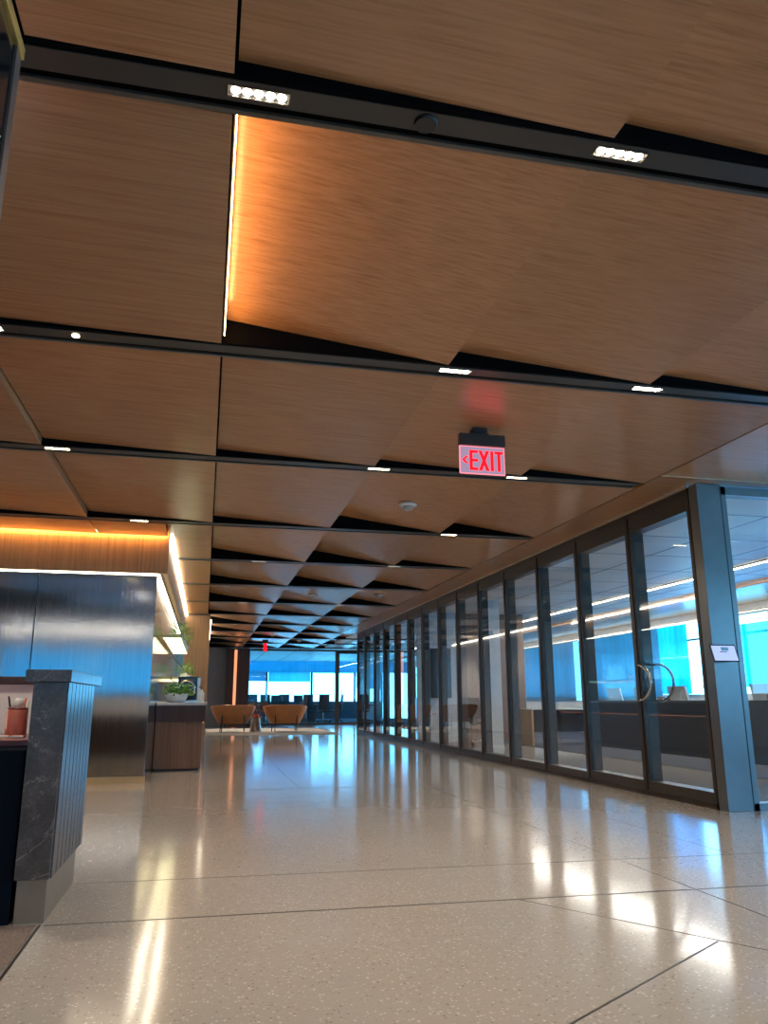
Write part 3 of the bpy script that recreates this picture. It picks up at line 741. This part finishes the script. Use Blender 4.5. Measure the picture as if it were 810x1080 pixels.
# ------------------------------------------------------------------ kitchenette
kx0, kx1 = -.645, .045
t = thing('kitchen_counter', (-.3, 15.4, 0), 'kitchenette counter with white top and wood front', 'counter')
ko = (-.3, 15.4, 0)
MB().box(kx0, .055, 11.56, 19.25, .885, .925, .003).build('worktop', M['quartz'], t, off=ko)
MB().box(kx0, .03, 11.60, 19.25, .66, .885).build('drawer_band', M['dark_wood'], t, off=ko)
mb = MB(); k = 0
for a in range(8): mb.box(kx0 + a * .080, kx0 + a * .080 + .077, 11.66, 11.69, .03, .66)
mb.box(kx0, -.005, 11.69, 19.2, .03, .66)
mb.build('body', M['cab_wood'], t, off=ko)
MB().box(-.09, -.03, 11.64, 11.68, 0, .035).box(kx0 + .03, -.06, 11.75, 19.1, 0, .03).build('toe_kick', M['leg_dark'], t, off=ko)
MB().box(.0, .012, 11.70, 19.2, .64, .655).build('light_line', M['led_copper'], t, off=ko)
# planter
t = thing('planter', (-.40, 11.95, .925), 'white oval bowl planter with bushy green plant on the counter', 'plant')
MB().lathe([(.09, 0), (.13, .015), (.165, .08), (.175, .13), (.165, .13), (.15, .10)], 0, 0, 28, 1.0, .75).build('bowl', M['white_ceramic'], t, True)
MB().lathe([(.15, .105), (.15, .115)], 0, 0, 20, 1., .75).build('soil', M['soil'], t)
rn = random.Random(5)
MB().leaves(0.03, 0, .12, .22, .18, .18, 520, .05, rn).build('foliage', M['leaf'], t)
# faucet
t = thing('faucet', (-.3, 13.6, .925), 'arched chrome faucet behind the planter', 'faucet')
MB().tube([(-.12, 0, 0), (-.12, 0, .16)] + [(-.12 + .13 - .13 * math.cos(PI * k / 12), 0, .22 + .13 * math.sin(PI * k / 12)) for k in range(13)] + [(.14, 0, .14)], .015, 10).build('spout', M['chrome'], t, True)
MB().lathe([(.03, 0), (.03, .02)], -.12, 0, 16).build('base', M['chrome'], t)
MB().tube([(-.12, -.02, .08), (-.12, -.08, .1)], .008, 8).build('lever', M['chrome'], t)
# coffee machine
t = thing('coffee_machine', (-.22, 15.2, .925), 'black coffee machine on the counter by the wood pier', 'coffee machine')
MB().box(-.26, .14, .02, .4, .0, .46, .015).build('body', M['screen'], t)
MB().box(-.26, .14, -.12, .02, .30, .46, .01).build('brew_head', M['screen'], t)
MB().box(-.24, .12, -.12, .02, .0, .03).build('drip_tray', M['chrome'], t)
MB().box(-.20, .02, -.135, -.12, .34, .42).build('front_panel', M['desk_grey'], t)
MB().box(.09, .14, -.135, -.12, .02, .44).build('chrome_trim', M['nickel'], t)
t = thing('soap_dispenser', (-.045, 13.8, .925), 'white pump bottle at the counter edge beside the coffee machine', 'bottle')
MB().lathe([(.04, 0), (.045, .01), (.045, .15), (.02, .19), (.015, .21)], 0, 0, 18).build('bottle', M['white_plastic'], t, True)
MB().tube([(0, 0, .21), (0, 0, .25), (-.05, 0, .25)], .008, 8).build('pump', M['leg_dark'], t, True)
# hanging shelves
def shelf(y0, y1, z, x0, x1, label, slats):
    loc = ((x0 + x1) / 2, (y0 + y1) / 2, z)
    t = thing('hanging_shelf', loc, label, 'shelf', 'lit shelves on the steel side wall')
    MB().box(x0, x0 + .012, y0, y1, z, z + .045).box(x1 - .012, x1, y0, y1, z, z + .045).box(x0, x1, y0, y0 + .012, z, z + .045).box(x0, x1, y1 - .012, y1, z, z + .045).build('frame', M['brass'], t, off=loc)
    for k in range(slats):
        y = y0 + .06 + (y1 - y0 - .46) * k / (slats - 1)
        MB().box(x0 + .013, x1 - .013, y, y + .34, z + .003, z + .010).build('light_bar', M['shelf_glow'], t, off=loc)
    MB().box(x0 + .012, x1 - .012, y0 + .012, y1 - .012, z + .02, z + .028).build('glass_shelf', M['glass_shelf'], t, off=loc)
    for yy in (y0 + .03, y1 - .03): MB().tube([(x1 - .02, yy, z + .04), (x0 + .005, yy, z + .42)], .006, 6).build('hanger_rod', M['chrome'], t, off=loc)
    return t
shelf(11.2, 15.2, 1.80, -.61, -.34, 'upper lit glass shelf with slats above the planter', 6)
shelf(15.9, 18.2, 1.36, -.645, -.24, 'lower lit shelf holding a small plant beside the wood pier', 3)
def small_plant(x, y, z, label, rx=.12, h=.22, n=120, mt='white_ceramic'):
    t = thing('potted_plant', (x, y, z), label, 'plant', 'plants on the lit shelves')
    MB().lathe([(.045, 0), (.06, .02), (.065, .10), (.055, .10)], 0, 0, 16).build('pot', M[mt], t, True)
    rn = random.Random(int(y * 100)); MB().leaves(0, 0, .12, rx, rx, h, n, .05, rn).build('foliage', M['leaf'], t)
small_plant(-.42, 12.2, 1.829, 'small plant at the near end of the upper lit shelf')
small_plant(-.40, 13.4, 1.829, 'small plant in the middle of the upper lit shelf', .14, .3)
small_plant(-.38, 14.6, 1.829, 'trailing plant at the far end of the upper lit shelf', .14, .34)
small_plant(-.42, 16.3, 1.389, 'bushy plant on the lower lit shelf', .16, .26)
small_plant(-.34, 17.4, 1.389, 'plant in the darker far corner of the lower shelf', .12, .3)

# ------------------------------------------------------------------ stone counter end and desk
t = thing('stone_counter_end', (-.7, 4.4, 0), 'dark veined stone end of the reception counter on a metal plinth', 'counter')
so_ = (-.7, 4.4, 0)
MB().box(-.772, -.628, 3.93, 4.86, .185, 1.035, .002).build('stone_slab', M['marble'], t, off=so_)
gm = MB()
for k in range(8): gm.box(-.628, -.620, 3.95 + k * .112, 4.048 + k * .112, .187, 1.034)
gm.build('fluted_side', M['marble'], t, off=so_)
MB().box(-.805, -.605, 3.90, 5.02, 1.036, 1.092, .003).build('cap', M['marble'], t, off=so_)
MB().box(-.765, -.640, 3.97, 4.78, 0, .185).build('plinth', M['plinth_metal'], t, off=so_)
t = thing('reception_desk', (-1.9, 4.8, 0), 'black reception desk with rose coloured top behind the stone end', 'desk')
do = (-1.9, 4.8, 0)
MB().box(-3.4, -.80, 4.25, 5.05, .735, .765, .003).build('desktop', M['rose'], t, off=do)
MB().box(-3.38, -.785, 4.395, 5.0, .0, .735).build('cabinet', M['screen'], t, off=do)
MB().box(-3.3, -.785, 3.97, 4.39, .0, .732).build('pedestal', M['plenum'], t, off=do)  # near-black block added to stand in for the dark void under the desk
MB().tube([(-1.03, 4.392, .705), (-1.03, 4.365, .70), (-1.0, 4.36, .715), (-.985, 4.392, .725)], .003, 6).build('cable_hook', M['white_plastic'], t, off=do)
t = thing('desk_screen', (-1.9, 5.1, .765), 'white panel standing behind the desk top', 'screen')
MB().box(-3.4, -.86, 5.06, 5.10, .70, 1.045).build('panel', M['paper'], t, off=(-1.9, 5.1, .765))
MB().box(-3.4, -.83, 5.04, 5.12, 1.046, 1.092, .003).build('top_rail', M['dark_wood'], t, off=(-1.9, 5.1, .765))
MB().box(-3.38, -.88, 5.065, 5.095, .0, .70).build('lower_panel', M['dark_wood'], t, off=(-1.9, 5.1, .765))
l = bpy.data.lights.new('desk_fill', 'AREA'); l.energy = 9; l.color = (1, .9, .75); l.size = .04; l.shape = 'RECTANGLE'; l.size_y = 2.2  # added fill without a fixture, brightens the canister and white panel
lo = bpy.data.objects.new('desk_fill', l); C.objects.link(lo); lo.location = (-1.95, 4.99, 1.04); lo.rotation_euler = (R_(25), 0, PI / 2)
cx, cy, cz = -.965, 4.58, .765
t = thing('tin', (cx, cy, cz), 'salmon canister on the rose desk top', 'canister')
MB().lathe([(.050, 0), (.053, .004), (.053, .135), (.050, .142)], 0, 0, 28).build('body', M['salmon'], t, True)
MB().lathe([(.051, .142), (.051, .150), (.040, .155)], 0, 0, 28).build('rim', M['rose'], t, True)
for i, (dx, dy, lx, mt, lab) in enumerate(((-.028, 0, -.02, 'leg_dark', 'dark pen sticking out of the salmon canister'), (.02, .01, .012, 'red_flower', 'red tipped marker in the salmon canister'), (.03, -.01, .02, 'paper', 'pale marker in the salmon canister'))):
    p = MB().tube([(dx, dy, .1), (dx + lx * 1.2, dy, .21 - .01 * i)], [.006, .005], 8).build('pen', M[mt], None, True)
    p.location = (cx, cy, cz); tag(p, lab, 'pen', 'pens in the salmon canister')
p = MB().lathe([(.012, .12), (.03, .16), (.026, .19), (.010, .20)], .0, .0, 12).build('tissue', M['paper'], None, True)
p.location = (cx, cy, cz); tag(p, 'crumpled pale tissue poking from the canister', 'tissue')
for i, dx in enumerate((-.045, .035)):
    p = MB().box(-.034, .034, -.03, .03, 0, .012, .003).build('card_pack', M['paper'], None); p.location = (cx + dx, cy - .10, cz)
    tag(p, ['small white packet in front of the canister, left', 'small white packet in front of the canister, right'][i], 'packet', 'white packets on the desk')

# ------------------------------------------------------------------ dark upright panel at upper left
t = thing('upright_display', (-.59, 1.2, 0), 'dark upright panel with brass cap at the upper left edge', 'display')
uo = (-.59, 1.2, 0)
MB().box(-.63, -.572, .55, 1.88, .02, 2.63, .003).build('panel', M['screen'], t, off=uo)
MB().box(-.632, -.566, 1.86, 1.905, .0, 2.63).build('edge_trim', M['post'], t, off=uo)
MB().box(-.64, -.560, .53, 1.91, 2.63, 2.665, .002).build('top_cap', M['brass'], t, off=uo)
MB().box(-.66, -.54, .53, 1.91, 0, .02).build('base', M['post'], t, off=uo)
gl = MB()
for k in range(4): gl.hexa([(-.5715, 1.60, 2.20 - k * .02), (-.5705, 1.60, 2.20 - k * .02), (-.5705, 1.84, 2.33 - k * .02), (-.5715, 1.84, 2.33 - k * .02),
                            (-.5715, 1.60, 2.205 - k * .02), (-.5705, 1.60, 2.205 - k * .02), (-.5705, 1.84, 2.335 - k * .02), (-.5715, 1.84, 2.335 - k * .02)])
gl.build('printed_lines', M['white_plastic'], t, off=uo)

for k, yy in enumerate((9.5, 14.5, 19.5, 25.5)):      # light of the long line in the meeting rooms
    l = bpy.data.lights.new('line_lamp', 'AREA'); l.energy = 60; l.color = (1, .93, .82); l.shape = 'RECTANGLE'; l.size = .08; l.size_y = 4.95
    lo = bpy.data.objects.new('line_lamp', l); C.objects.link(lo); lo.location = (8.14, yy, 2.962)
strip(-5.5, 9., -3.55, -3.49, 2.940, 2.958, M['led_room'], 'added unseen light line behind the viewpoint, brightening ceiling and steel')  # added emitter out of view, for the ceiling and a band in the steel
for x in (-3.6, 1.4, 6.4):
    l = bpy.data.lights.new('ceiling_fill', 'AREA'); l.energy = 42; l.color = (1, .87, .70); l.shape = 'RECTANGLE'; l.size = 4.4; l.size_y = .06  # added fill along the unseen line, lifts the wood ceiling
    lo = bpy.data.objects.new('ceiling_fill', l); C.objects.link(lo); lo.location = (x, -3.52, 2.936)
struct(B('ceiling.005', M['ceil_wood'], -6.5, 11.2, -6.4, -.42, 2.97, 3.05), 'wood ceiling of the lobby behind the viewpoint')

# ------------------------------------------------------------------ world, light, camera
w = bpy.data.worlds.new('World'); bpy.context.scene.world = w; w.use_nodes = True
nt = w.node_tree; bg = nt.nodes['Background']
g = nt.nodes.new('ShaderNodeTexCoord'); sx = nt.nodes.new('ShaderNodeSeparateXYZ'); nt.links.new(g.outputs['Generated'], sx.inputs[0])
mr = nt.nodes.new('ShaderNodeMapRange'); mr.inputs[1].default_value = -.3; mr.inputs[2].default_value = .5
nt.links.new(sx.outputs['Z'], mr.inputs[0])
nt.links.new(ramp(nt, mr.outputs[0], [(0., (.12, .50, .85)), (.35, (.18, .60, 1.)), (1., (.10, .45, .95))]), bg.inputs[0])
bg.inputs[1].default_value = 5.5

Rm = ((0.97529802, -0.22088156, -0.00226241), (-0.05014016, -0.23134437, 0.971579), (0.21512728, 0.94746563, 0.23670474))
cd = bpy.data.cameras.new('camera'); cam = bpy.data.objects.new('camera', cd); C.objects.link(cam)
cd.sensor_fit = 'HORIZONTAL'; cd.sensor_width = 36; cd.lens = 36 * 815 / 810; cd.clip_start = .05; cd.clip_end = 300
mt = Matrix.Identity(4)
for i in range(3):
    mt[i][0] = Rm[0][i]; mt[i][1] = Rm[1][i]; mt[i][2] = -Rm[2][i]
mt[2][3] = .95
cam.matrix_world = mt
S = bpy.context.scene; S.camera = cam
S.view_settings.view_transform = 'Standard'; S.view_settings.look = 'None'; S.view_settings.gamma = 1; S.view_settings.use_curve_mapping = False
S.view_settings.exposure = .92
